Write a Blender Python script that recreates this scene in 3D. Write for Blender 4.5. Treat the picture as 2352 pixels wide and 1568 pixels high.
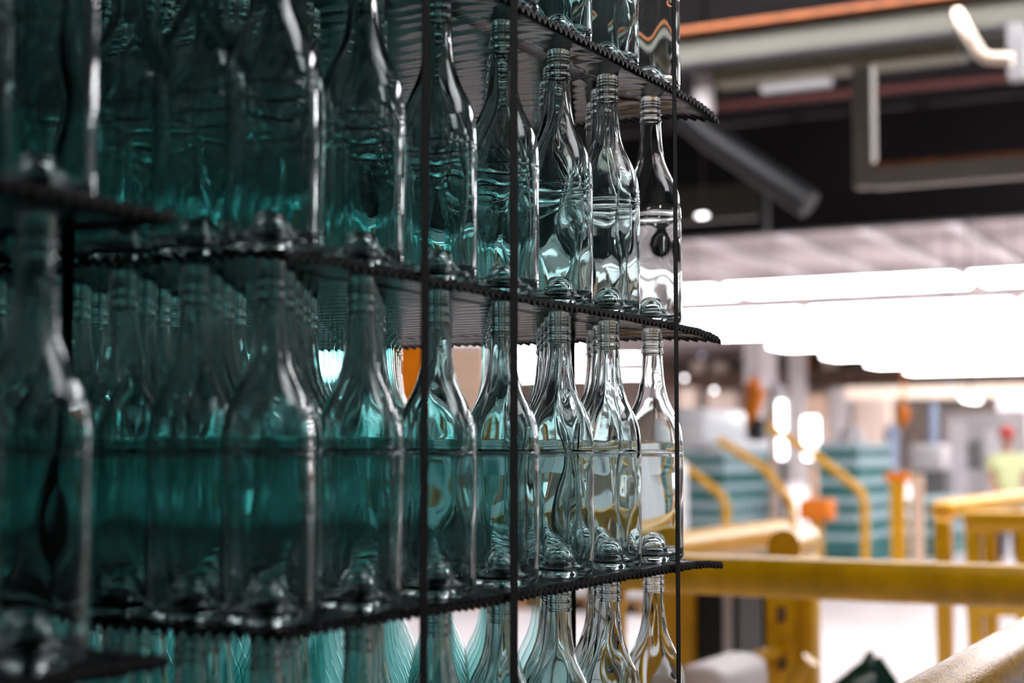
import bpy, bmesh, math, random
from mathutils import Vector, Matrix
random.seed(7)
sc = bpy.context.scene
COL = sc.collection
for o in list(bpy.data.objects): bpy.data.objects.remove(o)

# ------------------------------------------------------------------ camera
F_PX, CX, CY, HORIZON = 3600.0, 1176.0, 784.0, 1038.0
YAW, EYE = math.radians(27.75), 1.45
PITCH = math.atan((HORIZON - CY) / F_PX)
cam_d = bpy.data.cameras.new('camera'); cam = bpy.data.objects.new('camera', cam_d); COL.objects.link(cam)
cam.location = (0, 0, EYE); cam.rotation_euler = (math.pi/2 + PITCH, 0, YAW)
cam_d.sensor_width = 36.0; cam_d.lens = F_PX / 2352 * 36.0
cam_d.clip_start = .02; cam_d.clip_end = 400
cam_d.dof.use_dof = True; cam_d.dof.focus_distance = 1.88; cam_d.dof.aperture_fstop = 3.3
sc.camera = cam
# ------------------------------------------------------------------ render look
sc.view_settings.view_transform = 'Standard'; sc.view_settings.look = 'None'
sc.view_settings.gamma = 1.0; sc.view_settings.use_curve_mapping = False
sc.view_settings.exposure = 0.0
cy = sc.cycles
cy.max_bounces = 36; cy.transmission_bounces = 36; cy.glossy_bounces = 10; cy.diffuse_bounces = 2
cy.transparent_max_bounces = 64; cy.caustics_reflective = False; cy.caustics_refractive = False
cy.sample_clamp_indirect = 3.0; cy.use_denoising = True; cy.blur_glossy = 0.3; cy.use_adaptive_sampling = True; cy.adaptive_threshold = .2; cy.adaptive_min_samples = 16
w = bpy.data.worlds.new('world'); sc.world = w; w.use_nodes = True
w.node_tree.nodes['Background'].inputs[0].default_value = (.5, .55, .6, 1)
w.node_tree.nodes['Background'].inputs[1].default_value = 0.02
LAMP_FAR, LAMP_NEAR, LAMP_SMALL, LAMP_RAIL_FILL = 16.0, 15.0, 7.0, 4.5      # luminaire strengths
LAMP_COL = (1.0, .955, .985)

# ------------------------------------------------------------------ helpers
def lin(c):
    return c/12.92 if c <= .04045 else ((c+.055)/1.055)**2.4
def rgb(r, g, b): return (lin(r/255), lin(g/255), lin(b/255), 1)
def ray(px, py):
    x, y = (px-CX)/F_PX, (CY-py)/F_PX
    fwd = math.cos(PITCH) - y*math.sin(PITCH); up = math.sin(PITCH) + y*math.cos(PITCH)
    s, c = math.sin(YAW), math.cos(YAW)
    return Vector((x*c - fwd*s, x*s + fwd*c, up))
def at_y(px, py, a):  r = ray(px, py); return Vector((0, 0, EYE)) + r*(a/r.y)       # on the vertical plane y = a
def at_z(px, py, z):  r = ray(px, py); return Vector((0, 0, EYE)) + r*((z-EYE)/r.z)  # on the level plane z
def project(p):
    s, c = math.sin(YAW), math.cos(YAW)
    X = p[0]*c + p[1]*s; Y = -p[0]*s + p[1]*c; Z = p[2]-EYE
    d = Y*math.cos(PITCH) + Z*math.sin(PITCH); u = -Y*math.sin(PITCH) + Z*math.cos(PITCH)
    return CX + F_PX*X/d, CY - F_PX*u/d, d

class MB:
    """collects faces for ONE mesh"""
    def __init__(s): s.v, s.f, s.sm = [], [], []
    def add(s, vs, fs, smooth=False):
        o = len(s.v); s.v += [tuple(v) for v in vs]; s.f += [tuple(i+o for i in f) for f in fs]; s.sm += [smooth]*len(fs)
    def box(s, x0, x1, y0, y1, z0, z1, bev=0.0):
        if bev <= 0:
            vs = [(x, y, z) for z in (z0, z1) for y in (y0, y1) for x in (x0, x1)]
            s.add(vs, [(0,2,3,1),(4,5,7,6),(0,1,5,4),(2,6,7,3),(0,4,6,2),(1,3,7,5)])
        else:
            bm = bmesh.new(); bmesh.ops.create_cube(bm, size=1)
            for v in bm.verts:
                v.co = Vector(((x0+x1)/2 + v.co.x*(x1-x0), (y0+y1)/2 + v.co.y*(y1-y0), (z0+z1)/2 + v.co.z*(z1-z0)))
            bmesh.ops.bevel(bm, geom=list(bm.edges), offset=min(bev, .49*min(x1-x0, y1-y0, z1-z0)), segments=3, profile=.5, affect='EDGES')
            bm.verts.index_update()
            s.add([v.co for v in bm.verts], [tuple(v.index for v in f.verts) for f in bm.faces], True); bm.free()
        return s
    def tube(s, pts, r, n=16, cap=True):
        pts = [Vector(p) for p in pts]; rs = r if isinstance(r, (list, tuple)) else [r]*len(pts)
        vs, fs = [], []; ref = None
        for i, p in enumerate(pts):
            t = ((pts[i+1]-p) if i == 0 else (p-pts[i-1]) if i == len(pts)-1 else ((pts[i+1]-p).normalized()+(p-pts[i-1]).normalized())).normalized()
            if ref is None: ref = Vector((0, 0, 1)) if abs(t.z) < .9 else Vector((1, 0, 0))
            a = (ref - t*ref.dot(t)).normalized(); b = t.cross(a); ref = a
            for k in range(n):
                an = 2*math.pi*k/n; vs.append(p + (a*math.cos(an)+b*math.sin(an))*rs[i])
        for i in range(len(pts)-1):
            for k in range(n):
                k2 = (k+1) % n; fs.append((i*n+k, i*n+k2, (i+1)*n+k2, (i+1)*n+k))
        s.add(vs, fs, True)
        if cap:
            m = len(pts)-1
            s.add(vs[:n], [tuple(range(n))[::-1]]); s.add(vs[m*n:], [tuple(range(n))])
        return s
    def lathe(s, prof, n=32, c=(0, 0, 0), wob=None):
        vs, fs = [], []
        for i, (r, z) in enumerate(prof):
            for k in range(n):
                a = 2*math.pi*k/n; rr = r if wob is None else r + wob(r, z, a)
                vs.append((c[0]+rr*math.cos(a), c[1]+rr*math.sin(a), c[2]+z))
        for i in range(len(prof)-1):
            for k in range(n):
                k2 = (k+1) % n; fs.append((i*n+k, i*n+k2, (i+1)*n+k2, (i+1)*n+k))
        s.add(vs, fs, True); return s
    def quad(s, a, b, c, d): s.add([a, b, c, d], [(0, 1, 2, 3)]); return s
    def mesh(s, name, mat):
        me = bpy.data.meshes.new(name); me.from_pydata(s.v, [], s.f); me.update()
        me.polygons.foreach_set('use_smooth', s.sm)
        if mat: me.materials.append(mat)
        return me
    def build(s, name, mat, parent=None, loc=(0, 0, 0), rz=0):
        o = bpy.data.objects.new(name, s.mesh(name, mat)); COL.objects.link(o); o.location = loc; o.rotation_euler.z = rz
        if parent: o.parent = parent
        return o
def tag(o, label=None, cat=None, group=None, kind=None):
    if label: o['label'] = label
    if cat: o['category'] = cat
    if group: o['group'] = group
    if kind: o['kind'] = kind
    return o
def empty(name, loc=(0, 0, 0), rz=0):
    o = bpy.data.objects.new(name, None); COL.objects.link(o); o.location = loc; o.rotation_euler.z = rz
    o.empty_display_size = .05; return o
def struct(o): o['kind'] = 'structure'; return o

# ------------------------------------------------------------------ materials
def mat_base(name):
    m = bpy.data.materials.new(name); m.use_nodes = True; nt = m.node_tree
    return m, nt, nt.nodes['Principled BSDF']
def paint(name, col, rough=.5, var=.12, scale=6.0, bump=0.0, metal=0.0, spec=.5, bscale=None):
    m, nt, p = mat_base(name)
    tc = nt.nodes.new('ShaderNodeTexCoord'); no = nt.nodes.new('ShaderNodeTexNoise'); no.inputs['Scale'].default_value = scale
    no.inputs['Detail'].default_value = 4
    nt.links.new(tc.outputs['Object'], no.inputs['Vector'])
    rp = nt.nodes.new('ShaderNodeValToRGB'); rp.color_ramp.elements[0].position = .3; rp.color_ramp.elements[1].position = .7
    rp.color_ramp.elements[0].color = tuple(c*(1-var) for c in col[:3])+(1,); rp.color_ramp.elements[1].color = tuple(min(1, c*(1+var)) for c in col[:3])+(1,)
    nt.links.new(no.outputs['Fac'], rp.inputs['Fac']); nt.links.new(rp.outputs['Color'], p.inputs['Base Color'])
    p.inputs['Roughness'].default_value = rough; p.inputs['Metallic'].default_value = metal
    p.inputs['Specular IOR Level'].default_value = spec
    if bump:
        b = nt.nodes.new('ShaderNodeBump'); b.inputs['Strength'].default_value = bump; b.inputs['Distance'].default_value = .01
        src = no
        if bscale:
            src = nt.nodes.new('ShaderNodeTexNoise'); src.inputs['Scale'].default_value = bscale; nt.links.new(tc.outputs['Object'], src.inputs['Vector'])
        nt.links.new(src.outputs['Fac'], b.inputs['Height']); nt.links.new(b.outputs['Normal'], p.inputs['Normal'])
    return m
def emit(name, col, strength):
    m = bpy.data.materials.new(name); m.use_nodes = True; nt = m.node_tree; nt.nodes.clear()
    e = nt.nodes.new('ShaderNodeEmission'); e.inputs[0].default_value = tuple(col[:3])+(1,); e.inputs[1].default_value = strength
    o = nt.nodes.new('ShaderNodeOutputMaterial'); nt.links.new(e.outputs[0], o.inputs[0]); return m
def glass_mat(name, col, ior=1.5, rough=0.0):
    m = bpy.data.materials.new(name); m.use_nodes = True; nt = m.node_tree; nt.nodes.clear()
    g = nt.nodes.new('ShaderNodeBsdfGlass'); g.inputs['Color'].default_value = tuple(col)+(1,); g.inputs['IOR'].default_value = ior; g.inputs['Roughness'].default_value = rough
    o = nt.nodes.new('ShaderNodeOutputMaterial'); nt.links.new(g.outputs[0], o.inputs[0]); return m

M = {}
M['glass'] = glass_mat('bottle_glass', (.966, .992, .991))
# the deep rows are thin single shells: tinted transmission (more glass at grazing angles) plus Fresnel gloss
def thin_glass(name, face, edge):
    m = bpy.data.materials.new(name); m.use_nodes = True; nt = m.node_tree; nt.nodes.clear()
    lw = nt.nodes.new('ShaderNodeLayerWeight'); lw.inputs['Blend'].default_value = .22
    mc = nt.nodes.new('ShaderNodeMix'); mc.data_type = 'RGBA'; mc.inputs['A'].default_value = face+(1,); mc.inputs['B'].default_value = edge+(1,)
    nt.links.new(lw.outputs['Facing'], mc.inputs['Factor'])
    t = nt.nodes.new('ShaderNodeBsdfTransparent'); nt.links.new(mc.outputs['Result'], t.inputs['Color'])
    g = nt.nodes.new('ShaderNodeBsdfGlossy'); g.inputs['Roughness'].default_value = 0.0; m.use_transparent_shadow = False
    lf = nt.nodes.new('ShaderNodeLayerWeight'); lf.inputs['Blend'].default_value = .5           # Schlick, the same from inside and outside
    pw_ = nt.nodes.new('ShaderNodeMath'); pw_.operation = 'POWER'; pw_.inputs[1].default_value = 5; nt.links.new(lf.outputs['Facing'], pw_.inputs[0])
    fr = nt.nodes.new('ShaderNodeMath'); fr.operation = 'MULTIPLY_ADD'; fr.inputs[1].default_value = .85; fr.inputs[2].default_value = .03; nt.links.new(pw_.outputs[0], fr.inputs[0])
    mx = nt.nodes.new('ShaderNodeMixShader'); nt.links.new(fr.outputs[0], mx.inputs[0]); nt.links.new(t.outputs[0], mx.inputs[1]); nt.links.new(g.outputs[0], mx.inputs[2])
    o = nt.nodes.new('ShaderNodeOutputMaterial'); nt.links.new(mx.outputs[0], o.inputs[0]); return m
M['glass_thin'] = thin_glass('bottle_glass_thin', (.905, .973, .971), (.46, .81, .80))
# layer pad: dark glossy polypropylene with a slight ripple
m, nt, p = mat_base('pad_plastic'); M['pad'] = m
p.inputs['Base Color'].default_value = (.010, .012, .014, 1); p.inputs['Roughness'].default_value = .2; p.inputs['Specular IOR Level'].default_value = .3
tc = nt.nodes.new('ShaderNodeTexCoord'); n1 = nt.nodes.new('ShaderNodeTexNoise'); n1.inputs['Scale'].default_value = 26; n1.inputs['Detail'].default_value = 1.5
n2 = nt.nodes.new('ShaderNodeTexWave'); n2.bands_direction = 'Y'; n2.inputs['Scale'].default_value = 9; n2.inputs['Distortion'].default_value = 5; n2.inputs['Detail'].default_value = 1; n2.inputs['Detail Scale'].default_value = .6
mx = nt.nodes.new('ShaderNodeMath'); mx.operation = 'MULTIPLY_ADD'; mx.inputs[1].default_value = 1.6
b = nt.nodes.new('ShaderNodeBump'); b.inputs['Strength'].default_value = .22; b.inputs['Distance'].default_value = .004
nt.links.new(tc.outputs['Object'], n1.inputs['Vector']); nt.links.new(tc.outputs['Object'], n2.inputs['Vector'])
nt.links.new(n1.outputs['Fac'], mx.inputs[0]); nt.links.new(n2.outputs['Fac'], mx.inputs[2]); nt.links.new(mx.outputs[0], b.inputs['Height'])
nt.links.new(b.outputs['Normal'], p.inputs['Normal'])
p.inputs['Specular IOR Level'].default_value = 0; p.inputs['Roughness'].default_value = .6
gl = nt.nodes.new('ShaderNodeBsdfGlossy'); gl.inputs['Roughness'].default_value = .16; nt.links.new(b.outputs['Normal'], gl.inputs['Normal'])
lw = nt.nodes.new('ShaderNodeLayerWeight'); lw.inputs['Blend'].default_value = .5
pw1 = nt.nodes.new('ShaderNodeMath'); pw1.operation = 'POWER'; pw1.inputs[1].default_value = 3; nt.links.new(lw.outputs['Facing'], pw1.inputs[0])
ma = nt.nodes.new('ShaderNodeMath'); ma.operation = 'MULTIPLY_ADD'; ma.inputs[1].default_value = .36; ma.inputs[2].default_value = .02; nt.links.new(pw1.outputs[0], ma.inputs[0])
ms = nt.nodes.new('ShaderNodeMixShader'); nt.links.new(ma.outputs[0], ms.inputs[0]); nt.links.new(p.outputs[0], ms.inputs[1]); nt.links.new(gl.outputs[0], ms.inputs[2])
nt.links.new(ms.outputs[0], nt.nodes['Material Output'].inputs[0])
M['rim'] = paint('pad_rim', (.006, .007, .008), .5, .2, 90, spec=.10)
M['strap'] = paint('strap_plastic', (.006, .0065, .0065), .8, .2, 300, .4, bscale=900, spec=.08)
M['rail'] = paint('rail_yellow', rgb(214, 158, 4), .33, .10, 9)
M['rail_worn'] = paint('rail_worn_yellow', rgb(186, 138, 24), .26, .35, 60, .18, bscale=260)
M['rail_dirty'] = paint('rail_dirty_yellow', rgb(230, 174, 4), .36, .22, 10)
M['orange'] = paint('orange_paint', rgb(240, 132, 10), .45)
M['rust'] = paint('rust_orange', rgb(128, 68, 24), .7, .3)
M['grey_steel'] = paint('grey_steel', rgb(74, 72, 62), .55, .1, 3)
M['beige_steel'] = paint('beige_steel', rgb(116, 111, 92), .55, .1, 3)
M['cream'] = paint('cream_paint', rgb(236, 218, 196), .4)
M['dark_steel'] = paint('dark_steel', rgb(40, 38, 40), .6, .2, 3)
M['black'] = paint('black_panel', rgb(16, 17, 20), .5)
M['red_pipe'] = paint('red_pipe', rgb(74, 18, 14), .5)
M['frame_grey'] = paint('frame_grey', rgb(122, 117, 108), .55, .1, 3)
M['white'] = paint('white_paint', rgb(232, 226, 228), .45, .04)
M['lgrey'] = paint('light_grey', rgb(196, 190, 190), .5, .06)
M['mgrey'] = paint('mid_grey', rgb(120, 118, 120), .5, .1)
M['brown'] = paint('brown_rack', rgb(96, 72, 58), .7, .3)
M['beige'] = paint('beige_wall', rgb(206, 186, 172), .7, .12, .5)
M['peach'] = paint('peach_board', rgb(238, 204, 176), .7, .06)
M['teal'] = paint('teal_crate', rgb(110, 168, 168), .45, .1)
M['teal_lt'] = paint('pale_teal_crate', rgb(186, 212, 218), .45, .08)
M['tealdk'] = paint('dark_teal_crate', rgb(62, 124, 122), .45, .1)
M['wrap'] = paint('stretch_wrap', rgb(236, 240, 244), .3, .04)
M['blue'] = paint('pale_blue', rgb(178, 194, 222), .5)
M['jeans'] = paint('navy_cloth', rgb(30, 36, 56), .9, .2)
M['hivis'] = paint('hi_vis_cloth', rgb(232, 238, 180), .8, .06)
M['skin'] = paint('skin', rgb(206, 160, 136), .6)
M['redcap'] = paint('red_cap', rgb(206, 80, 70), .6)
M['bag'] = paint('green_bag', rgb(20, 66, 56), .28, .3, 12)
M['wood'] = paint('pallet_wood', rgb(150, 112, 72), .8, .25, 12)
M['floor'] = paint('floor_concrete', rgb(205, 198, 198), .42, .05, .8)
M['ceil'] = paint('ceiling_light', rgb(184, 172, 172), .8, .03, .3)
M['ceil_dark'] = paint('ceiling_dark', rgb(30, 28, 31), .85, .3, .6)
M['wall'] = paint('wall_grey', rgb(150, 146, 144), .8, .08, .4)
M['wall_dark'] = paint('wall_charcoal', rgb(52, 50, 52), .8, .1, .4)
M['floor_dark'] = paint('added_dark_floor', rgb(62, 64, 66), .6, .1, .8)
M['lamp'] = emit('luminaire_white', LAMP_COL, LAMP_FAR)
M['lamp_rail_fill'] = emit('luminaire_rail_fill', LAMP_COL, LAMP_RAIL_FILL)
M['lamp_near'] = emit('luminaire_white_near', LAMP_COL, LAMP_NEAR)
M['lamp_small'] = emit('small_lamp', LAMP_COL, LAMP_SMALL)
M['lamp_blue'] = emit('lamp_lavender', (.75, .74, 1.0), 1.1)
for k_ in ('lamp_small', 'lamp_blue'): M[k_].cycles.emission_sampling = 'NONE'

# ------------------------------------------------------------------ the hall
HX0, HX1, HY0, HY1, HZ = -52.0, 16.0, -10.0, 96.0, 7.5
BULK = 27.0
struct(MB().box(HX0, HX1, HY0, HY1, -.1, 0).build('floor', M['floor']))
struct(MB().box(0, HX1-.01, HY0+.01, 34, .0005, .004).build('floor', M['floor_dark']))      # unseen dark slab, added to cut floor reflections in the bottle fronts
struct(MB().box(HX0, HX1, HY0, HY1, HZ+.02, HZ+.2).build('ceiling', M['ceil']))
c = MB().box(HX0+.02, 3.0, HY0+.02, BULK, HZ-.06, HZ).build('ceiling', M['ceil_dark']); struct(c)
struct(MB().box(HX0+.02, -22, BULK+.4, 46, HZ-.06, HZ).build('ceiling', M['ceil_dark']))
struct(MB().box(HX0-.2, HX0, HY0, HY1, 0, HZ).build('wall_left', M['wall']))
struct(MB().box(HX1, HX1+.2, HY0, HY1, 0, HZ).build('wall_right', M['wall_dark']))
struct(MB().box(HX0, HX1, HY1, HY1+.2, 0, HZ).build('wall_far', M['beige']))
struct(MB().box(HX0, HX1, HY0-.2, HY0, 0, HZ).build('wall_back', M['wall_dark']))
zb = at_y(1960, 520, BULK).z
struct(MB().box(HX0+.02, 1.0, BULK, BULK+.4, zb, HZ-.07).build('trim_1', M['ceil_dark']))
PUR = 'first second third fourth fifth sixth seventh eighth ninth tenth eleventh twelfth thirteenth fourteenth fifteenth sixteenth seventeenth'.split()
for i in range(17):
    x = -27 + i*2.3
    tag(MB().box(x-.16, x+.16, BULK+.5, HY1-.1, HZ-.25, HZ+.02).build('roof_purlin', M['white']),
        'pale roof purlin under the bright far ceiling, %s from the left wall' % PUR[i], 'purlin', 'pale roof purlins under the bright ceiling')
# luminaire rows: long white fluorescent fittings, running across the hall
def luminaire(x0, x1, y, z, wdt, mt, label, group):
    r = empty('ceiling_luminaire', ((x0+x1)/2, y, z)); h = (x1-x0)/2
    MB().box(-h, h, -wdt/2, wdt/2, .10, .16).build('housing', M['white'], r)
    MB().box(-h+.05, h-.05, -wdt/2+.03, wdt/2-.03, 0, .10).build('tube_light', mt, r)
    for s in (-1, 1): MB().box(s*h*.7-.01, s*h*.7+.01, -.01, .01, .16, HZ-z+.02).build('hanger_rod', M['mgrey'], r)
    return tag(r, label, 'ceiling light', group)
RW = 'first second third fourth fifth sixth seventh eighth'.split()
for j in range(7):
    y = 37.5 + 7.0*j
    for k in range(4):
        x0 = -19.2 + 5.9*k
        luminaire(x0, x0+5.6, y, 5.45, 2.2, M['lamp'], 'white fluorescent fitting, %s from left in the %s far ceiling row' % (RW[k], RW[j]), 'far rows of long fluorescent fittings')
for j in range(5):
    y = 48 + 7.0*j
    for k in range(4):
        x0 = -49.5 + 5.9*k
        if k == 3 and j >= 3: continue
        luminaire(x0, x0+5.6, y, 5.45, 2.2, M['lamp'], 'white fluorescent fitting, left bay behind the bottles, %s in the %s row' % (RW[k], RW[j]), 'left bay rows of long fluorescent fittings')
for j, (y, xs) in enumerate(((3.0, (-.6,)), (10.5, (-7.0, -1.1)), (17.5, (-2.4,)), (24.5, (-3.8,)))):  # fittings out of view; nearest and last two added to brighten rails and trays
    for k, x0 in enumerate(xs):
        luminaire(x0, x0+5.6, y, 5.45, 2.2, M['lamp_rail_fill' if j == 0 else 'lamp_near'], 'unseen white fluorescent fitting over the railings, row %s from camera, %s along' % (RW[j], RW[k]), 'near rows of long fluorescent fittings')

# ------------------------------------------------------------------ bottles
BH, BR = .303, .0396
OUT_BASE = [(.0150, .0070), (.0185, .0030), (.0235, .0012), (.0300, .0000), (.0345, .0004), (.0375, .0024), (.0390, .0060), (.0396, .0110), (.0396, .0180)]
PUNT_OUT = [(.0000, .0300), (.0035, .0297), (.0070, .0282), (.0098, .0250), (.0120, .0200), (.0138, .0135)]
OUT_BODY = [(.0396, .0180), (.0396, .0400), (.0396, .0700), (.0396, .1000), (.0396, .1250), (.0396, .1395), (.03985, .1405), (.0398, .1425), (.0396, .1450), (.0392, .1530), (.0387, .1600), (.0376, .1680),
            (.0359, .1750), (.0336, .1820), (.0305, .1890), (.0270, .1960), (.0236, .2030), (.0207, .2105), (.0184, .2180), (.0166, .2265), (.0153, .2360), (.0144, .2460), (.0137, .2570), (.0133, .2670)]
FIN = [(.0133, .2670), (.0134, .2683), (.0146, .2694), (.0148, .2708), (.0146, .2722), (.0137, .2732), (.0136, .2755), (.0136, .2782), (.0143, .2790), (.0144, .2803), (.0142, .2815), (.0135, .2823), (.0134, .2850), (.0134, .2868),
       (.0141, .2876), (.0142, .2884), (.0135, .2893), (.0134, .2906), (.0140, .2914), (.0141, .2922), (.0134, .2931), (.0133, .2943), (.0139, .2951), (.0140, .2958), (.0133, .2967), (.0132, .2985), (.0130, .3005), (.0123, .3022), (.0112, .3030), (.0103, .3026), (.0097, .3010), (.0094, .2950), (.0093, .2800), (.0093, .2670)]
IN_BODY = [(.0093, .2670), (.0097, .2570), (.0104, .2460), (.0114, .2360), (.0128, .2265), (.0148, .2180), (.0173, .2105), (.0203, .2030), (.0238, .1960), (.0274, .1890), (.0306, .1820), (.0330, .1750), (.0348, .1680), (.0360, .1600),
           (.0366, .1530), (.0368, .1450), (.0367, .1350), (.0364, .1200), (.0366, .1000), (.0368, .0750), (.0364, .0500), (.0360, .0330), (.0357, .0180)]
IN_BASE = [(.0357, .0180), (.0345, .0130), (.0320, .0090), (.0285, .0075), (.0245, .0085), (.0210, .0125), (.0180, .0195), (.0158, .0262), (.0130, .0318), (.0095, .0348), (.0050, .0362), (.0000, .0365)]
def wobble(seed, amp):
    rr = random.Random(seed); T = [(rr.choice((1, 2, 2, 3, 3, 4, 5, 6, 8)), rr.uniform(8, 70), rr.uniform(0, 6.28), rr.uniform(0, 6.28), rr.uniform(.4, 1)) for _ in range(9)]
    def f(r, z, a):
        k = min(1, max(0, (z-.018)/.02))*min(1, max(0, (.267-z)/.02))
        return amp*k*sum(w_*math.cos(n*a+ph)*math.sin(z*fz+p2) for n, fz, ph, p2, w_ in T)/3
    return f
def poly_resample(prof, step):
    out = [prof[0]]
    for a_, b_ in zip(prof, prof[1:]):
        L = math.dist(a_, b_); n = max(1, round(L/step))
        for i in range(1, n+1): out.append((a_[0]+(b_[0]-a_[0])*i/n, a_[1]+(b_[1]-a_[1])*i/n))
    return out
def smooth_prof(prof, sub=2):     # Catmull-Rom through the profile
    P = [prof[0]] + list(prof) + [prof[-1]]; out = []
    for i in range(1, len(P)-2):
        p0, p1, p2, p3 = P[i-1:i+3]
        for k in range(sub):
            t = k/sub
            out.append(tuple(.5*((2*p1[d]) + (-p0[d]+p2[d])*t + (2*p0[d]-5*p1[d]+4*p2[d]-p3[d])*t*t + (-p0[d]+3*p1[d]-3*p2[d]+p3[d])*t**3) for d in (0, 1)))
    out.append(prof[-1]); return out
def bottle_meshes(i, n=48):
    wo, wi = wobble(100+i, .00012), wobble(200+i, .0008)
    body = MB().lathe(smooth_prof(OUT_BODY[:5], 1)[:-1] + smooth_prof(OUT_BODY[4:], 2), n, wob=wo)
    body.lathe(smooth_prof(IN_BODY, 2), n, wob=wi)
    fin = MB().lathe(smooth_prof(FIN, 1), n)
    base = MB().lathe(smooth_prof(PUNT_OUT + OUT_BASE, 2), n); base.lathe(smooth_prof(IN_BASE, 2), n)
    whole = MB().lathe(PUNT_OUT + OUT_BASE[:-1] + OUT_BODY[:-1] + FIN[:30], 32, wob=wo)
    return [q.mesh(nm, mt) for q, nm, mt in ((body, 'bottle_body', M['glass']), (fin, 'screw_finish', M['glass']), (base, 'punted_base', M['glass']), (whole, 'bottle_shell', M['glass_thin']))]
NVAR = 4
BM = [bottle_meshes(i) for i in range(NVAR)]
# lighter version for the unseen depth of the pack
LOW = MB(); nlow = 18
LOW.lathe(PUNT_OUT[::2] + OUT_BASE[1::2] + [q for q in OUT_BODY[1::2]] + FIN[2:27:2] + FIN[27::2], nlow)

PITCH_D = .080; ROWU = PITCH_D*math.sqrt(3)/2
PADT = .004
ZC = EYE - .141                                            # top of the layer pad just below eye level
LAYZ = [ZC - (BH+PADT), ZC, ZC + BH + PADT, ZC + 2*(BH+PADT)]
TIER = ['lowest', 'middle', 'upper', 'top']
ORD = 'first second third fourth fifth sixth seventh eighth ninth tenth eleventh twelfth thirteenth fourteenth fifteenth'.split()
X0, Y0 = -.792, 1.068                                      # corner bottle of the main pallet
def lattice(x0, y0, ncol, nrow, sgn=1):
    for k in range(ncol):
        for j in range(nrow):
            yield k, j, x0 - (PITCH_D/2 if k % 2 else 0) - j*PITCH_D, y0 + sgn*k*ROWU
cand = []
for L in range(4):
    for k, j, x, y in lattice(X0, Y0, 13, 14): cand.append(('main', L, k, j, x, y, LAYZ[L]))
FX, FYE = -.7155, .855                                     # edge and far end of the foreground stack's pads
FX0, FY0 = FX-.062, FYE-.070
for L in range(4):
    for k, j, x, y in lattice(FX0, FY0, 13, 14, -1): cand.append(('fore', L, k, j, x, y, LAYZ[L]))
def score(c):
    which, L, k, j, x, y, z = c
    vis = False
    for h in (.01, .08, .15, .22, .30):
        for dx in (-.04, 0, .04):
            u, v, d = project((x+dx*.885, y+dx*.466, z+h))
            if d > .1 and 0 <= u <= 2352 and 0 <= v <= 1568: vis = True
    if not vis: return 1e9
    d = math.hypot(x, y)
    if which == 'main': tin = max((X0+.03)/x, (Y0-.03)/y)
    else: tin = (FX0+.03)/x
    s_ = d*(1-tin)
    if L == 3: s_ *= 1.6
    if L == 0: s_ *= 1.2
    return s_
sc_ = sorted([(score(c), n_) for n_, c in enumerate(cand)])
pick = set(n_ for s_, n_ in sc_[:300] if s_ < 1e8); order = {n_: r_ for r_, (s_, n_) in enumerate(sc_)}
rest = {'main': MB(), 'fore': MB()}
for n_, (which, L, k, j, x, y, z) in enumerate(cand):
    rng = random.Random(n_*31+5); rot = rng.randrange(4)*math.pi/2; var = rng.randrange(NVAR)
    x += rng.uniform(-.0002, .0002); y += rng.uniform(-.0002, .0002)
    if n_ in pick:
        if which == 'main':
            lab = 'clear empty glass bottle, %s tier, %s column from near end, %s row from aisle' % (TIER[L], ORD[k], ORD[j]); grp = 'empty bottles stacked on the strapped pallet'
        else:
            lab = 'blurred clear bottle on nearest dark stack, %s tier, %s column, %s row from aisle' % (TIER[L], ORD[k], ORD[j]); grp = 'empty bottles on the foreground stack'
        if order[n_] < 130:
            r = empty('glass_bottle', (x, y, z+.0002), rot)
            for me, nm in zip(BM[var][:3], ('body', 'screw_finish', 'punted_base')):
                o = bpy.data.objects.new(nm, me); COL.objects.link(o); o.parent = r
        else:
            r = bpy.data.objects.new('glass_bottle', BM[var][3]); COL.objects.link(r); r.location = (x, y, z+.0002); r.rotation_euler.z = rot
        tag(r, lab, 'bottle', grp)
    else:
        if which == 'fore' and (k > 7 or j > 9): continue
        ca, sa = math.cos(rot), math.sin(rot)
        rest[which].add([(x+vx*ca-vy*sa, y+vx*sa+vy*ca, z+.0002+vz) for vx, vy, vz in LOW.v], LOW.f, True)
tag(rest['main'].build('packed_bottles', M['glass_thin']), 'clear bottles packed deep inside the strapped pallet behind the front rows', 'bottles', kind='stuff')
tag(rest['fore'].build('packed_bottles', M['glass_thin']), 'clear bottles packed inside the dark foreground stack', 'bottles', kind='stuff')

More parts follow.
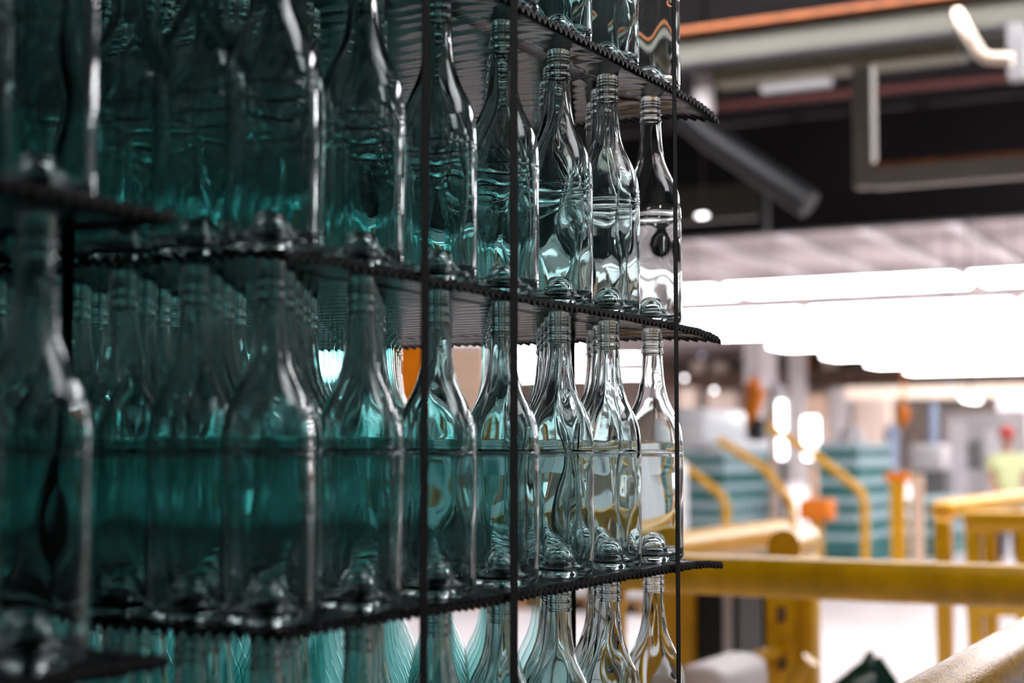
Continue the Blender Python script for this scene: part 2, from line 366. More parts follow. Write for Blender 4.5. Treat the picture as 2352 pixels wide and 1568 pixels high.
# ------------------------------------------------------------------ layer pads with a crimped, toothed rim
def pad_mesh(x0, x1, y0, y1, droop_r, droop_far, droop_l, tooth=.0128, amp=.0034, K=6):
    """x1 is the aisle edge, y1 the far edge"""
    W, H = x1-x0, y1-y0; step = tooth/K
    per = []
    def seg(ax, ay, bx, by):
        n = round(math.hypot(bx-ax, by-ay)/tooth)*K
        for i in range(n): per.append((ax+(bx-ax)*i/n, ay+(by-ay)*i/n))
    seg(x1, y0, x1, y1); seg(x1, y1, x0, y1); seg(x0, y1, x0, y0); seg(x0, y0, x1, y0)
    N = len(per); ins = [0, .004, .009, .015, .022, .032, .048, .072, .10]
    cx, cy_ = (x0+x1)/2, (y0+y1)/2
    def zoff(x, y):
        def q(t, w_): t = max(0, min(1, (w_-t)/w_)); return t*t
        return -(droop_r*q(x1-x, .075) + droop_far*q(y1-y, .10) + droop_l*q(y-y0, .08)) + .0008*math.sin(x*23+y*11)*q(min(x1-x, y1-y, y-y0), .06)
    mb = MB(); rings = []
    rj = random.Random(int(droop_r*1e5)+3); jit = [rj.uniform(.75, 1.2) for _ in range(N//K+1)]
    for face in (1, -1):
        for d in ins:
            vs = []
            for i, (px, py) in enumerate(per):
                x = cx + (px-cx)*(W-2*d)/W; y = cy_ + (py-cy_)*(H-2*d)/H
                t = max(0, 1-d/.022); tz = math.sin(2*math.pi*(i % K)/K)*amp*t*jit[i//K]
                vs.append((x, y, zoff(x, y) + tz + (PADT if face > 0 else 0)))
            rings.append(vs)
    nr = len(ins)
    for fidx, face in enumerate((1, -1)):
        base = len(mb.v)
        for q in range(nr): mb.v += rings[fidx*nr+q]
        for q in range(nr-1):
            for i in range(N):
                i2 = (i+1) % N; f = (base+q*N+i, base+q*N+i2, base+(q+1)*N+i2, base+(q+1)*N+i)
                mb.f.append(f if face > 0 else f[::-1]); mb.sm.append(True)
        f = tuple(base+(nr-1)*N+i for i in range(0, N, K)); mb.f.append(f if face > 0 else f[::-1]); mb.sm.append(False)
        # stitch the coarse middle to the ring
        ring_last = base+(nr-1)*N
        for i in range(0, N, K):
            f = tuple(ring_last+(i+s_) % N for s_ in range(K+1))
            mb.f.append(f if face > 0 else f[::-1]); mb.sm.append(False)
    for i in range(N):
        i2 = (i+1) % N; mb.f.append((i, nr*N+i, nr*N+i2, i2)); mb.sm.append(False)
    mb.nrim = N*3; mb.N = N; mb.nface_side = (nr-1)*N + 1 + len(range(0, N, K)); return mb
def pad_object(mb, z):
    o = mb.build('layer_pad', M['pad'], loc=(0, 0, z)); o.data.materials.append(M['rim']); P_ = o.data.polygons
    for base in (0, mb.nface_side):
        for i in range(base, base+mb.nrim): P_[i].material_index = 1
    for i in range(2*mb.nface_side, len(P_)): P_[i].material_index = 1
    return o
PX1, PX0, PY0, PY1 = X0+.060, X0-1.14, Y0-.060, Y0+.929
names = ['lowest tier of bottles, mostly below the picture', 'below the middle tier, its toothed edge seen from above', 'between middle and upper tiers, seen slightly from below', 'between upper and top tiers, its underside reflecting gold', 'covering the top tier']
dro = [(0, 0, 0), (.001, .006, .001), (.007, .007, .003), (.012, .009, .003), (.006, .006, .003)]
padz = [z - PADT for z in LAYZ] + [LAYZ[3]+BH+.0004]
for i, z in enumerate(padz):
    o = pad_object(pad_mesh(PX0, PX1, PY0, PY1, *dro[i]), z)
    lab = ['black plastic layer pad under the lowest tier of the strapped pallet', 'black toothed layer pad under the middle tier, upper face visible', 'black toothed layer pad between the middle and upper tiers',
           'black toothed layer pad between upper and top tiers, gold reflections underneath', 'black plastic layer pad covering the top tier of the strapped pallet'][i]
    tag(o, lab, 'layer pad', 'layer pads of the strapped pallet')
for i, z in enumerate(padz):
    o = pad_object(pad_mesh(FX-1.2, FX, FYE-1.0, FYE, .0, .0, .0, K=4), z)
    lab = ['blurred black layer pad under the foreground stack lowest tier', 'blurred black layer pad at bottom left under the foreground middle tier', 'blurred black layer pad at left between foreground middle and upper tiers',
           'blurred black layer pad above the foreground upper tier', 'black layer pad covering the top of the foreground stack'][i]
    tag(o, lab, 'layer pad', 'layer pads of the foreground stack')
# straps
ZT, ZB = padz[4]+PADT+.0005, .86
def strap_across(y, wd, lab):      # down the aisle face, over the top and down the far side
    r = PX1+.0030; l = PX0-.0030; t = .0007
    mb = MB(); h = wd/2
    mb.box(r, r+t, y-h, y+h, ZB, ZT+.003); mb.box(l-t, l, y-h, y+h, ZB, ZT+.003); mb.box(l-t, r+t, y-h, y+h, ZT+.003, ZT+.003+t)
    tag(mb.build('strap', M['strap']), lab, 'strap', 'black straps around the pallet')
def strap_along(x, wd, lab):
    a_ = PY0-.0030; b_ = PY1+.0030; t = .0007; mb = MB(); h = wd/2
    mb.box(x-h, x+h, a_-t, a_, ZB, ZT+.0045); mb.box(x-h, x+h, b_, b_+t, ZB, ZT+.0045); mb.box(x-h, x+h, a_-t, b_+t, ZT+.0045, ZT+.0045+t)
    tag(mb.build('strap', M['strap']), lab, 'strap', 'black straps around the pallet')
strap_across(PY0+.207, .0135, 'black strap nearest the pallet corner, in front of the third bottle')
strap_across(PY0+.381, .0165, 'thick black strap down the middle of the bottle face')
strap_across(PY0+.818, .0130, 'black ribbed strap at the far end of the bottle face')
strap_along(-.958, .013, 'dark strap on the shaded near end of the pallet')
# pallets and conveyor under the stacks (below the picture)
def pallet(x0, x1, y0, y1, z1, lab):
    r = empty('wooden_pallet', ((x0+x1)/2, (y0+y1)/2, z1-.144)); w_, h_ = (x1-x0)/2, (y1-y0)/2
    me = MB().box(-w_, w_, -.05, .05, .122, .144).mesh('deck_board', M['wood'])
    for i in range(7):
        o = bpy.data.objects.new('deck_board', me); COL.objects.link(o); o.parent = r; o.location.y = -h_+.05+i*(2*h_-.1)/6
    for i in range(3):
        xx = (-w_+.05, 0, w_-.05)[i]; MB().box(xx-.05, xx+.05, -h_, h_, .022, .122).build('stringer', M['wood'], r)
        MB().box(xx-.05, xx+.05, -h_, h_, 0, .022).build('bottom_board', M['wood'], r)
    tag(r, lab, 'pallet', 'wooden pallets under the bottle stacks')
zp = padz[0]-.0045
pallet(PX0, PX1-.004, PY0, PY1, zp, 'wooden pallet under the strapped bottle stack')
pallet(FX-1.2, FX-.004, FYE-1.0, FYE, zp, 'wooden pallet under the foreground bottle stack')
cv = empty('roller_conveyor', (-1.33, .9, 0)); zc = zp-.146
for s in (-1, 1):
    MB().box(s*.5-.03, s*.5+.03, -1.2, 1.3, zc-.16, zc-.02).build('side_frame', M['grey_steel'], cv)
    for yy in (-1.1, 0, 1.2): MB().box(s*.5-.04, s*.5+.04, yy-.04, yy+.04, 0, zc-.16).build('leg', M['grey_steel'], cv)
rl = MB().tube([(-.47, 0, 0), (.47, 0, 0)], .035, 12).mesh('roller', M['mgrey'])
for i in range(16):
    o = bpy.data.objects.new('roller', rl); COL.objects.link(o); o.parent = cv; o.location = (0, -1.1+i*.155, zc-.036)
tag(cv, 'grey roller conveyor carrying the bottle pallets', 'conveyor')

# ------------------------------------------------------------------ overhead steelwork
def xy(px, py, a): p_ = at_y(px, py, a); return p_.x, p_.z
def pxbox(mb, px0, px1, py0, py1, a, depth, refpx=None, bev=0):
    """box whose camera-facing side spans these pixels on the plane y = a"""
    rp = refpx or (px0+px1)/2
    return mb.box(at_y(px0, 900, a).x, at_y(px1, 900, a).x, a, a+depth, 0 if py1 is None else at_y(rp, py1, a).z, at_y(rp, py0, a).z, bev)
def single(name, mt, label, cat, mb, group=None): return tag(mb.build(name, M[mt]), label, cat, group)
A = 11.6
r = empty('roof_girder', (0, 0, 0))
pxbox(MB(), 1380, 2600, 62, 98, A, .12, 1950).build('lower_web', M['grey_steel'], r)
pxbox(MB(), 1380, 2600, 24, 62, A+.06, .06, 1950).build('upper_web', M['grey_steel'], r)
pxbox(MB(), 1380, 2600, 98, 104, A-.06, .26, 1950).build('bottom_flange', M['dark_steel'], r)
pxbox(MB(), 1380, 2600, 12, 24, A-.06, .26, 1950).build('top_flange', M['rust'], r)
tag(r, 'olive grey steel girder crossing the dark roof above the railings', 'girder')
r = empty('cable_duct', (0, 0, 0))
pxbox(MB(), 1640, 1905, 118, 158, A+.3, .3, 1905).build('duct_section', M['beige_steel'], r)
pxbox(MB(), 1912, 2215, 118, 158, A+.3, .3, 1905).build('duct_section', M['beige_steel'], r)
pxbox(MB(), 2225, 2330, 112, 150, A+.36, .2, 1980).build('end_section', M['grey_steel'], r)
tag(r, 'beige cable duct hanging just below the roof girder', 'cable duct')
single('hanging_post', 'lgrey', 'short pale post hanging at the left end of the beige duct', 'post', pxbox(MB(), 1600, 1632, 165, 255, A+.2, .15))
single('hanging_post', 'mgrey', 'dark post hanging at the right edge below the girder', 'post', pxbox(MB(), 2332, 2372, 50, 178, A-.3, .15))
P = lambda x_, y_, a_: tuple(at_y(x_, y_, a_))
single('bent_pipe', 'cream', 'cream bent pipe bracket hanging from the girder', 'pipe', MB().tube([P(2200, 30, 11.5), P(2214, 60, 10.2), P(2232, 92, 10.2), P(2250, 122, 10.2), P(2266, 134, 10.2), P(2326, 137, 10.2)], .040, 12))
r = empty('steel_gantry', (0, 0, 0))
pxbox(MB(), 1967, 2012, 150, 428, 9.4, .12).build('upright', M['frame_grey'], r)
pxbox(MB(), 2012, 2520, 384, 430, 9.4, .12, 2012).build('crossbar', M['frame_grey'], r)
pxbox(MB(), 2012, 2520, 374, 384, 9.4, .12, 2012).build('rust_strip', M['rust'], r)
tag(r, 'grey steel frame hanging below the duct, upright and long crossbar', 'frame')
single('red_pipe', 'red_pipe', 'thin dark red pipe in the dark roof', 'pipe', MB().tube([P(1480, 262, 14), P(2640, 145, 14)], .04, 10))
single('roof_bar', 'mgrey', 'short grey bar below the beige duct', 'bar', pxbox(MB(), 1755, 1915, 183, 203, 13, .1))
single('brace_duct', 'black', 'dark round duct slanting down through the roof', 'duct', MB().tube([P(1480, 120, 13.5), P(1560, 255, 13.5), P(1640, 320, 13.5), P(1860, 470, 13.5)], .13, 14).tube([P(1620, 300, 13.5), (at_y(1620, 300, 13.5).x, 13.5, HZ-.06)], .02, 8))
single('roof_panel', 'grey_steel', 'dim grey panel behind the round lamp', 'panel', pxbox(MB(), 1480, 1742, 425, 505, 22, .2, 1650))
single('roof_post', 'black', 'black roof post right of the dim grey panel', 'post', pxbox(MB(), 1744, 1762, 400, 535, 21.5, .2))
def small_lamp(px, py, a, rx, rz, label, mt='lamp_small', tilt=0):
    p_ = at_y(px, py, a); s_ = a/.98/F_PX; r_ = empty('small_lamp', p_)
    mb = MB(); mb.lathe([(.0, -1), (.5, -.87), (.87, -.5), (1, 0), (.87, .5), (.5, .87), (0, 1)], 16)
    mb.v = [(x_*rx*s_, y_*rx*s_*.6, z_*rz*s_) for x_, y_, z_ in mb.v]
    o = mb.build('bulb', M[mt], r_); o.rotation_euler.y = tilt
    MB().box(-.015, .015, -.015, .015, rz*s_*.9, HZ+(.02 if a > BULK else -.06)-p_.z).build('stem', M['dark_steel'], r_)
    return tag(r_, label, 'lamp')
small_lamp(1613, 495, 20, 15, 5, 'round white lamp under the dark roof beside the bottles')
small_lamp(2230, 916, 38, 24, 8, 'small tilted white lamp right of the lavender light', tilt=.16)
small_lamp(2181, 884, 44, 5, 5, 'lavender signal light on the far beam', 'lamp_blue')
for px, py, lb in ((1572, 868, 'small white lamp touching the bottles, over the white wrapped load'), (1640, 896, 'small white lamp left of the orange robot arm'), (1612, 816, 'dim small lamp beneath the pad corner')):
    small_lamp(px, py, 50, 5, 5, lb, 'lamp_small' if py > 820 else 'lamp_blue')

# ------------------------------------------------------------------ far end of the hall
r = empty('mezzanine', (0, 0, 0)); A = 88
pxbox(MB(), 1500, 2560, 846, 884, A, 1.0, 1960).build('floor_beam', M['brown'], r)
pxbox(MB(), 1500, 2560, 806, 813, A, 1.0, 1960).build('top_beam', M['brown'], r)
pxbox(MB(), 1500, 2560, 808, 848, A+1, .2, 1960).build('back_panel', M['brown'], r)
for i in range(9):
    px = 1510 + i*112
    pxbox(MB(), px, px+8, 884, None, A+.2, .3, 1960).build('post', M['mgrey'], r)
tag(r, 'brown mezzanine platform along the far end under the lamps', 'mezzanine')
rr = random.Random(3)
for i in range(16):
    px = 1540 + i*50 + rr.uniform(-8, 8); h = rr.uniform(16, 32)
    o = pxbox(MB(), px, px+rr.uniform(22, 34), 846-h, 846, A+.15, .7, 1960).build('storage_box', M[rr.choice(['brown', 'dark_steel', 'rust', 'beige', 'dark_steel'])])
    tag(o, 'blurred storage box on the far brown mezzanine, %s from left' % PUR[i], 'box', 'storage boxes on the far mezzanine')
single('far_beam', 'cream', 'pale pinkish beam below the right end of the mezzanine', 'beam', pxbox(MB(), 1940, 2420, 884, 912, 70, .5, 2200))
r = empty('building_column', (0, 0, 0))
pxbox(MB(), 1710, 1746, 640, None, 76, 1, 1740).build('flange', M['lgrey'], r); pxbox(MB(), 1746, 1780, 640, None, 75.5, .4, 1740).build('web', M['white'], r)
tag(r, 'wide pale grey building column behind the orange robot arm', 'column')
single('building_column', 'lgrey', 'thinner grey building column right of the wide pale column', 'column', pxbox(MB(), 1810, 1842, 640, None, 77, .8))
for px0, px1, py0, mt, lb in ((1560, 1600, 890, 'beige', 'beige rack bay at far left beside the bottles'), (1625, 1690, 900, 'beige', 'beige rack bay behind the small white lamp'),
        (1850, 1900, 905, 'peach', 'peach rack bay behind the glowing light panels'), (1905, 1950, 890, 'lgrey', 'grey rack bay left of the pale beam'), (1960, 2040, 915, 'beige', 'beige rack bay under the pale beam'),
        (2290, 2400, 890, 'lgrey', 'pale wall panel at far right above the worker')):
    single('rack_bay', mt, lb, 'rack', pxbox(MB(), px0, px1, py0, None, 80, 1))
# goods and machines about twenty metres away
def side_depth(xc, px): r_ = ray(px, 1038); return xc/r_.x*r_.y
def tray_stack(pxl, pxc, pxr, a, top, n, mts, where, grp):
    xl, xc = at_y(pxl, 1038, a).x, at_y(pxc, 1038, a).x; a1 = side_depth(xc, pxr); W, D = xc-xl, a1-a
    z0, z1 = .15, at_y(pxc, top, a).z; h = (z1-z0)/n
    r_ = empty('plastic_pallet', ((xl+xc)/2, (a+a1)/2, 0))
    for s_ in (-1, 0, 1): MB().box(s_*W*.4-.06, s_*W*.4+.06, -D/2, D/2, 0, .11).build('runner', M['tealdk'], r_)
    MB().box(-W/2, W/2, -D/2, D/2, .11, .148).build('deck', M['tealdk'], r_)
    tag(r_, 'dark teal plastic pallet under %s' % where, 'pallet', 'plastic pallets')
    for i in range(n):
        t_ = empty('plastic_tray', ((xl+xc)/2, (a+a1)/2, z0+i*h)); mt = M[mts[i % len(mts)]]
        MB().box(-W/2+.03, W/2-.03, -D/2+.03, D/2-.03, 0, h*.72).build('tray_body', mt, t_)
        MB().box(-W/2, W/2, -D/2, D/2, h*.72, h-.004).build('rim', M['teal_lt'], t_)
        me = MB().box(-.03, .03, -.012, .012, h*.15, h*.6).mesh('slot', M['tealdk']); ns = 9
        for k in range(ns):
            o = bpy.data.objects.new('slot', me); COL.objects.link(o); o.parent = t_; o.location = (-W/2+W*(k+.5)/ns, -D/2+.022, 0)
            o = bpy.data.objects.new('slot', me); COL.objects.link(o); o.parent = t_; o.location = (W/2-.022, -D/2+D*(k+.5)/ns, 0); o.rotation_euler.z = math.pi/2
        tag(t_, '%s teal plastic tray from the floor in %s' % (ORD[i], where), 'tray', grp)
    return xl, xc, a, a1, z1
s1 = tray_stack(1540, 1662, 1768, 19, 1034, 6, ['teal', 'tealdk', 'teal_lt'], 'the tray stack beside the bottles', 'teal trays in the stack beside the bottles')
s2 = tray_stack(1868, 1972, 2052, 20, 1016, 6, ['teal', 'teal', 'teal_lt'], 'the middle tray stack', 'teal trays in the middle stack')
s3 = tray_stack(2078, 2150, 2215, 22, 1144, 3, ['teal', 'teal_lt'], 'the low tray stack behind the railings', 'teal trays in the low stack')
xl, xc, a0, a1, z1 = s1
single('wrapped_load', 'wrap', 'white stretch wrapped load on the tray stack beside the bottles', 'load', MB().box(xl+.02, xc-.25, a0+.05, a1-.2, z1, z1+.55, .08))
single('cover_sheet', 'wrap', 'white cover board on top of the tray stack beside the bottles', 'board', MB().box(xc-.24, xc+.02, a0-.02, a1, z1, z1+.12, .02))
for pts, lb in (([(1545, 1050), (1640, 1122), (1660, 1140), (1668, 1165)], 'yellow bent handrail in front of the first tray stack'), ([(1755, 1075), (1805, 1135), (1815, 1150), (1820, 1170)], 'yellow bent handrail between the two tray stacks'),
                ([(1872, 1045), (1965, 1116), (1980, 1132), (1986, 1158)], 'yellow bent handrail in front of the middle tray stack')):
    q = [at_y(x_, y_, 16.0) for x_, y_ in pts]; q.append(Vector((q[-1].x, 16.0, 0))); q.insert(0, Vector((q[0].x-.5, 16.0, q[0].z+.3)))
    single('bent_handrail', 'rail', lb, 'handrail', MB().tube(q, .045, 12), 'yellow bent handrails')
r = empty('guard_box', (at_y(1868, 1170, 16.6).x, 16.6, 0)); zt = at_y(1868, 1146, 16.6).z; zl = at_y(1868, 1196, 16.6).z
MB().box(-.17, .17, 0, .3, zl, zt, .03).build('box', M['orange'], r); MB().box(-.05, .05, .1, .2, 0, zl).build('stand', M['rail'], r); MB().box(-.06, -.0, .1, .2, zt, zt+.35).build('mast', M['peach'], r)
tag(r, 'orange yellow control box on a stand between the tray stacks', 'control box')
for px0, px1, py0, py1, lb in ((1780, 1812, 915, 1058, 'narrow glowing white light panel beside the orange robot arm'), (1838, 1888, 952, 1060, 'wide glowing white light panel left of the middle tray stack')):
    r = empty('light_panel', (at_y((px0+px1)/2, py1, 24).x, 24, 0)); w_ = at_y(px1, py1, 24).x-at_y(px0, py1, 24).x; za, zz = at_y(px0, py1, 24).z, at_y(px0, py0, 24).z
    MB().box(-w_/2+.05, w_/2-.05, -.02, .02, za+.04, zz-.04, .03).build('diffuser', M['lamp_small'], r); MB().box(-w_/2, w_/2, .03, .09, za, zz).build('frame', M['lgrey'], r)
    MB().box(-.05, .05, .03, .09, 0, za).build('stand', M['mgrey'], r); tag(r, lb, 'light')
r = empty('robot_arm', (at_y(1735, 1000, 23).x, 23, 0)); q = lambda x_, y_: at_y(x_, y_, 23)-Vector(r.location)
MB().box(-.12, .12, .05, .3, 0, q(0, 1000).z).build('pedestal', M['mgrey'], r)
MB().tube([q(1716, 985), q(1728, 935), q(1738, 890)], [.08, .14, .17], 14).build('upper_arm', M['orange'], r)
MB().tube([q(1735, 1004), q(1742, 960)], [.16, .10], 12).build('motor', M['black'], r)
MB().tube([q(1738, 892), q(1722, 884)], [.14, .16], 12).build('elbow', M['orange'], r)
tag(r, 'orange robot arm with black motor above the tray stacks', 'robot arm')
single('white_tank', 'white', 'white round tank behind the narrow light panel', 'tank', MB().tube([P(1782, 880, 27), P(1782, 892, 27), P(1782, 975, 27), P(1782, 1230, 27)], [.06, .16, .17, .17], 16))
single('orange_post', 'peach', 'peach painted post below the orange robot arm', 'post', pxbox(MB(), 1755, 1776, 935, None, 25, .15))
r = empty('yellow_bollard', (at_y(2065, 1280, 17).x, 17, 0)); zt = at_y(2065, 1088, 17).z
MB().box(-.075, .075, -.05, .05, 0, zt-.08).build('post', M['rail'], r); MB().box(-.13, .13, -.07, .07, zt-.08, zt+.02, .02).build('cap', M['orange'], r)
tag(r, 'tall yellow post with orange cap right of the middle tray stack', 'post')
single('orange_post', 'peach', 'peach post right of the tall yellow post', 'post', pxbox(MB(), 2088, 2112, 1090, None, 19, .12))
r = empty('steel_cabinet', (at_y(2142, 1150, 25).x, 25, 0)); w_ = .22; zt = at_y(2142, 1082, 25).z
MB().box(-w_, w_, 0, .5, 0, zt).build('body', M['mgrey'], r); MB().box(-w_+.02, w_-.02, -.015, 0, .1, zt-.04).build('door', M['mgrey'], r); tag(r, 'dark grey steel cabinet left of the white booth', 'cabinet')
single('white_box', 'white', 'white box standing on the dark grey cabinet', 'box', MB().box(r.location.x-.34, r.location.x+.2, 24.95, 25.45, zt, at_y(2142, 1020, 25).z, .06))
single('blue_pipe', 'blue', 'pale blue vertical pipe above the white box', 'pipe', MB().tube([P(2143, 925, 26), P(2143, 1245, 26)], .085, 12))
single('orange_hook', 'orange', 'orange hoist hook hanging behind the middle tray stack', 'hoist', MB().tube([P(2076, 800, 27), P(2074, 925, 27), P(2072, 935, 27), P(2076, 955, 27), P(2070, 980, 27)], [.02, .03, .11, .12, .04], 10))
single('white_tank', 'white', 'white rounded tank above the middle tray stack', 'tank', MB().tube([P(1955, 1230, 28), P(1955, 1010, 28), P(1955, 985, 28), P(1955, 976, 28)], [.26, .26, .2, .05], 16))
single('blue_drum', 'blue', 'pale blue drum right above the middle tray stack', 'drum', MB().tube([P(2048, 1230, 27), P(2048, 990, 27), P(2048, 976, 27)], [.12, .12, .08], 14))
r = empty('white_booth', (at_y(2238, 1150, 28).x, 28, 0)); xa, xb = at_y(2172, 1100, 28).x-r.location.x, at_y(2310, 1100, 28).x-r.location.x; zt = at_y(2238, 946, 28).z
MB().box(xa, xb, 0, 2, 0, zt).build('wall', M['lgrey'], r)
dx = at_y(2222, 1100, 28).x-r.location.x
MB().box(xa+.05, dx, -.04, 0, .02, zt-.15).build('door', M['white'], r)
wa, wb = at_y(2222, 1100, 28).x-r.location.x+.02, at_y(2256, 1100, 28).x-r.location.x
MB().box(wa, wb, -.03, 0, at_y(2238, 1075, 28).z, at_y(2238, 1012, 28).z).build('window', M['mgrey'], r)
MB().box(wb+.05, xb-.05, -.04, 0, .02, zt-.3).build('panel', M['white'], r)
tag(r, 'white booth with door and small grey window behind the worker', 'booth')
r = empty('dark_window', (at_y(2325, 1000, 32).x, 32, 0)); za, zz = at_y(2325, 1025, 32).z, at_y(2325, 955, 32).z
MB().box(-.2, .2, 0, .06, za, zz).build('pane', M['dark_steel'], r); MB().box(-.26, .26, .06, .12, 0, zz+.1).build('frame', M['lgrey'], r); tag(r, 'dark window in a pale frame behind the worker', 'window')

# the worker in the hi-vis vest
def skin_mesh(name, mt, verts, edges, parent, sub=2):
    me = bpy.data.meshes.new(name); me.from_pydata([v[:3] for v in verts], edges, []); me.materials.append(M[mt])
    o = bpy.data.objects.new(name, me); COL.objects.link(o); o.parent = parent
    md = o.modifiers.new('skin', 'SKIN'); md.use_smooth_shade = True
    for i, v in enumerate(verts):
        me.skin_vertices[0].data[i].radius = (v[3], v[4] if len(v) > 4 else v[3]); me.skin_vertices[0].data[i].use_root = (i == 0)
    sb = o.modifiers.new('sub', 'SUBSURF'); sb.levels = sub; sb.render_levels = sub; return o
pw = at_y(2318, 1290, 20.5); r = empty('person', (pw.x, 20.5, 0), math.radians(25))
skin_mesh('body', 'skin', [(0, 0, .90, .13, .10), (0, 0, 1.12, .13, .10), (0, 0, 1.32, .16, .10), (0, 0, 1.43, .055), (0, 0, 1.50, .052), (0, -.02, 1.56, .08, .09), (0, -.01, 1.65, .075, .085),
    (-.17, 0, 1.36, .055), (-.22, .0, 1.12, .045), (-.18, -.14, .95, .036), (-.15, -.20, .90, .032), (.17, 0, 1.36, .055), (.23, 0, 1.12, .045), (.22, -.06, .90, .036), (.22, -.09, .82, .03),
    (-.09, 0, .82, .085), (-.10, -.01, .47, .058), (-.10, .02, .09, .042), (-.10, -.12, .04, .035), (.09, 0, .82, .085), (.10, -.01, .47, .058), (.10, .02, .09, .042), (.11, -.12, .04, .035)],
    [(0, 1), (1, 2), (2, 3), (3, 4), (4, 5), (5, 6), (2, 7), (7, 8), (8, 9), (9, 10), (2, 11), (11, 12), (12, 13), (13, 14), (0, 15), (15, 16), (16, 17), (17, 18), (0, 19), (19, 20), (20, 21), (21, 22)], r)
skin_mesh('vest', 'hivis', [(0, 0, .86, .165, .13), (0, 0, 1.10, .165, .13), (0, 0, 1.33, .19, .13), (0, 0, 1.43, .09), (-.19, 0, 1.37, .075), (-.235, 0, 1.20, .068), (.19, 0, 1.37, .075), (.24, 0, 1.20, .068)], [(0, 1), (1, 2), (2, 3), (2, 4), (4, 5), (2, 6), (6, 7)], r)
skin_mesh('trousers', 'jeans', [(0, 0, .92, .15, .12), (0, 0, .86, .15, .12), (-.09, 0, .78, .10), (-.10, -.01, .47, .075), (-.10, .02, .08, .062), (.09, 0, .78, .10), (.10, -.01, .47, .075), (.10, .02, .08, .062)], [(0, 1), (1, 2), (2, 3), (3, 4), (1, 5), (5, 6), (6, 7)], r)
MB().lathe([(.105, 0), (.108, .03), (.098, .08), (.07, .12), (.03, .14), (0, .145)], 18, (0, -.01, 1.64)).box(-.07, .07, -.19, -.08, 1.635, 1.65).build('hard_hat', M['redcap'], r)
tag(r, 'person in a pale yellow hi-vis vest, dark trousers and red hat by the booth', 'person')

# ------------------------------------------------------------------ yellow guard rails
A = 4.44; zt, zl = at_y(1960, 1284, A).z, at_y(1960, 1379, A).z
r = empty('guard_rail', (0, A, 0)); xa, xb = at_y(1330, 1300, A).x, at_y(2560, 1300, A).x
MB().box(xa, xb, -.055, .055, zl, zt, .042).build('top_rail', M['rail_dirty'], r)
for px in (1395, 2500):
    x_ = at_y(px, 1300, A).x; MB().box(x_-.05, x_+.05, -.04, .04, 0, zl+.02, .01).build('post', M['rail'], r); MB().box(x_-.09, x_+.09, -.08, .08, 0, .012).build('base_plate', M['rail'], r)
tag(r, 'thick yellow guard rail crossing the picture right of the bottles', 'guard rail')
# second rail, running away and ending in a rounded bumper
Z2 = 1.085; pa, pb = at_z(1500, 1270, Z2), at_z(1820, 1228, Z2)
r = empty('guard_rail', (0, 0, 0))
MB().tube([Vector((pb.x-.06, pa.y-1.2, Z2)), Vector((pb.x-.06, pb.y, Z2))], .068, 20).build('top_rail', M['rail'], r)
p1, p2 = at_z(1800, 1256, Z2), at_z(1850, 1240, Z2)
MB().tube([p1, p1.lerp(p2, .5), p2, p2+(p2-p1)*.06, p2+(p2-p1)*.10], [.066, .066, .066, .05, .02], 22).build('bumper', M['rail'], r)
ap = p1.y-.02; x0, x1 = at_y(1757, 1400, ap).x, at_y(1868, 1400, ap).x
MB().box(x0, x1-.05, ap, ap+.09, 0, Z2-.03, .012).build('post', M['rail_dirty'], r)
MB().box(x1-.05, x1, ap-.02, ap+.1, 0, Z2-.03, .01).build('side_plate', M['rail'], r)
for zz in (.62, .80): MB().box(x0+.05, x0+.085, ap-.012, ap, zz, zz+.06, .01).build('bolt_cover', M['brown'], r)
MB().box(x0-.012, x0, ap+.0, ap+.08, .55, .92).build('side_bracket', M['dark_steel'], r)
tag(r, 'yellow guard rail ending in a rounded bumper on a wide post', 'guard rail')
# third rail group at right
Z3 = 1.10; pc = at_z(2160, 1172, Z3); r = empty('guard_rail', (0, 0, 0))
MB().box(pc.x-.07, pc.x+.07, pc.y, pc.y+6, Z3-.06, Z3+.06, .05).build('long_rail', M['rail'], r)
a3 = pc.y-.1; xa, xb = at_y(2216, 1180, a3).x, at_y(2520, 1180, a3).x
MB().box(xa, xb, a3-.06, a3+.06, Z3-.115, Z3+.01, .03).build('cross_rail', M['rail'], r)
MB().box(xa, xb, a3-.05, a3+.05, .50, .60, .02).build('lower_rail', M['rail_dirty'], r)
for px, wd, mt in ((2168, .095, 'rail'), (2238, .085, 'rail_dirty'), (2276, .075, 'rail'), (2352, .08, 'rail')):
    x_ = at_y(px, 1300, a3).x; MB().box(x_-wd/2, x_+wd/2, a3-.045, a3+.045, 0, Z3-.05, .012).build('post', M[mt], r)
for px in (2174, 2266):
    x_ = at_y(px, 1400, a3).x; MB().box(x_-.02, x_+.03, a3-.052, a3-.045, .60, .68).build('red_label', M['redcap'], r)
tag(r, 'yellow railing with several posts in front of the worker', 'guard rail')
# near tube at the bottom right
ZN = 1.136; pn = at_z(2352, 1490, ZN); r = empty('guard_rail', (0, 0, 0))
MB().tube([(pn.x, 1.75, ZN-.25), (pn.x, 1.80, ZN-.06), (pn.x, 1.88, ZN), (pn.x, 2.4, ZN), (pn.x, 3.2, ZN), (pn.x, 3.9, ZN)], .043, 28).build('top_rail', M['rail_worn'], r)
for yy in (1.75, 3.8): MB().tube([(pn.x, yy, 0), (pn.x, yy, ZN-.2 if yy < 2 else ZN-.02)], .043, 20).build('post', M['rail_worn'], r)
tag(r, 'worn yellow tube rail in the bottom right corner', 'guard rail')
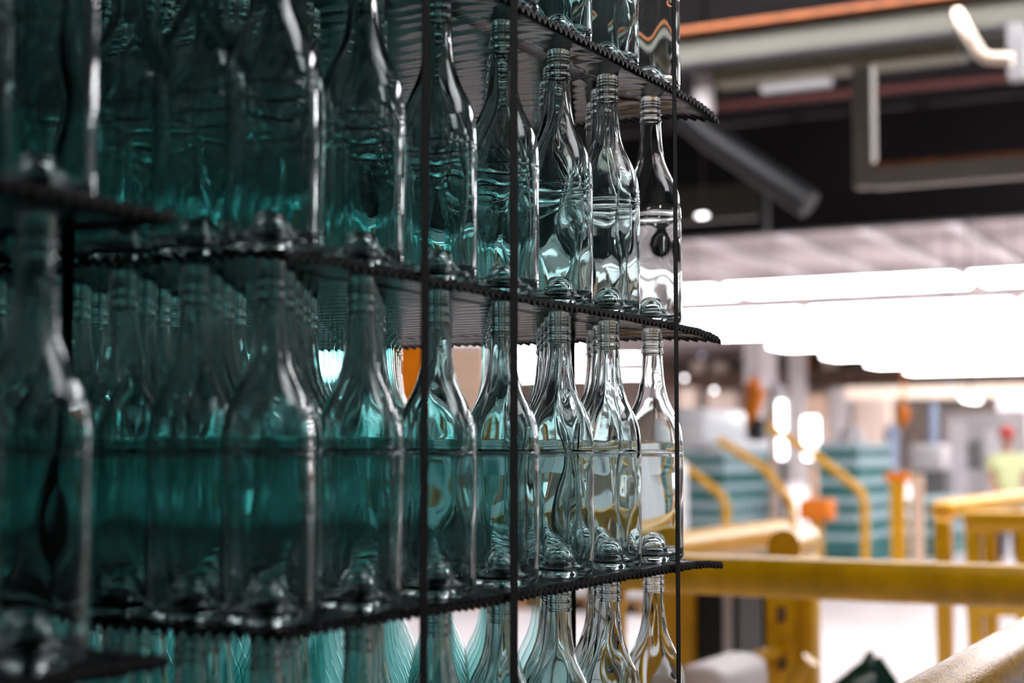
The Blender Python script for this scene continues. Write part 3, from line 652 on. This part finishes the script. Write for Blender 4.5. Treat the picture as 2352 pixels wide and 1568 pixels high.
# things under the rails
A = 6.6
r = empty('machine_cabinet', (0, A, 0)); X = lambda px: at_y(px, 1400, A).x
zt = at_y(1620, 1340, A).z
MB().box(X(1500), X(1600), -.05, .5, 0, zt).build('yellow_panel', M['rail'], r); MB().box(X(1600), X(1665), 0, .5, 0, zt).build('black_door', M['black'], r)
MB().box(X(1665), X(1684), -.03, .5, 0, zt).build('grey_post', M['lgrey'], r); MB().box(X(1684), X(1697), 0, .5, 0, zt).build('black_edge', M['black'], r)
tag(r, 'yellow machine cabinet with a black door beneath the guard rail', 'cabinet')
A = 5.0; zt = at_y(1610, 1532, A).z
r = empty('machine_cover', (0, A, 0)); X = lambda px: at_y(px, 1500, A).x
MB().box(X(1540), X(1662), 0, .5, 0.1, zt, .06).build('cover', M['lgrey'], r); MB().box(X(1550), X(1650), .05, .45, 0, .12).build('plinth', M['mgrey'], r)
tag(r, 'rounded light grey machine cover at the foot of the picture', 'machine')
A = 5.65
single('slanted_tube', 'rail', 'yellow tube slanting up from the grey machine cover', 'tube', MB().tube([P(1650, 1580, A), P(1690, 1540, A), P(1752, 1512, A), (at_y(1752, 1512, A).x, A+.3, at_y(1752, 1500, A).z), (at_y(1752, 1512, A).x, A+.3, 0)], .035, 14))
single('slanted_tube', 'rail', 'yellow tube bending down right of the wide post', 'tube', MB().tube([P(1862, 1515, A), P(1850, 1530, A), P(1825, 1570, A), (at_y(1825, 1570, A).x, A, 0)], .035, 14))
A = 6.0; zt = at_y(1990, 1512, A).z; c0 = at_y(1990, 1512, A)
rr = random.Random(11); mb = MB(); n = 11; prof = [(.20, 0), (.26, .14), (.25, .30), (.20, zt-.22), (.15, zt-.14), (.11, zt-.09), (.075, zt-.045), (.03, zt-.01), (.004, zt+.01)]
ang = [2*math.pi*(k+rr.uniform(-.3, .3))/n for k in range(n)]; fold = [1+(.30 if k % 2 else -.25)*rr.uniform(.5, 1.2) for k in range(n)]
vs = [(rd*fold[k]*math.cos(ang[k]+i*.13)+.03*i*i/64, rd*fold[k]*math.sin(ang[k]+i*.13), z_+rr.uniform(-.03, .03)*(i > 0)) for i, (rd, z_) in enumerate(prof) for k in range(n)]
mb.add(vs, [(i*n+k, i*n+(k+1) % n, (i+1)*n+(k+1) % n, (i+1)*n+k) for i in range(len(prof)-1) for k in range(n)] + [tuple(range((len(prof)-1)*n, len(prof)*n))])
o = tag(mb.build('rubbish_bag', M['bag'], loc=(c0.x, A, 0)), 'crumpled dark green bag on the white floor behind the near tube', 'bag')
# seen between the bottle necks
single('orange_column', 'orange', 'orange column glimpsed between the third and fourth bottle necks', 'column', pxbox(MB(), 893, 985, 790, None, 14.8, .3, 940))
single('peach_board', 'peach', 'peach board glimpsed right of the third bottle neck', 'board', pxbox(MB(), 1022, 1110, 800, None, 14.9, .1, 1060))

# white loads added behind the bottle stack to brighten the glass
for i in range(5):
    x = -11.6 + 1.25*i; r = empty('added_load', (x+.575, 13.5, 0))
    for q in (-.5, 0, .5): MB().box(q-.06, q+.06, -.5, .5, 0, .10).build('runner', M['wood'], r)
    MB().box(-.575, .575, -.5, .5, .10, .13).build('deck', M['wood'], r)
    MB().box(-.56, .56, -.49, .49, .132, 1.36, .04).build('added_goods', M['wrap'], r)
    tag(r, 'added white pallet load brightening the bottles from behind, %s from the left' % ORD[i], 'pallet load', 'added white loads brightening the bottles')
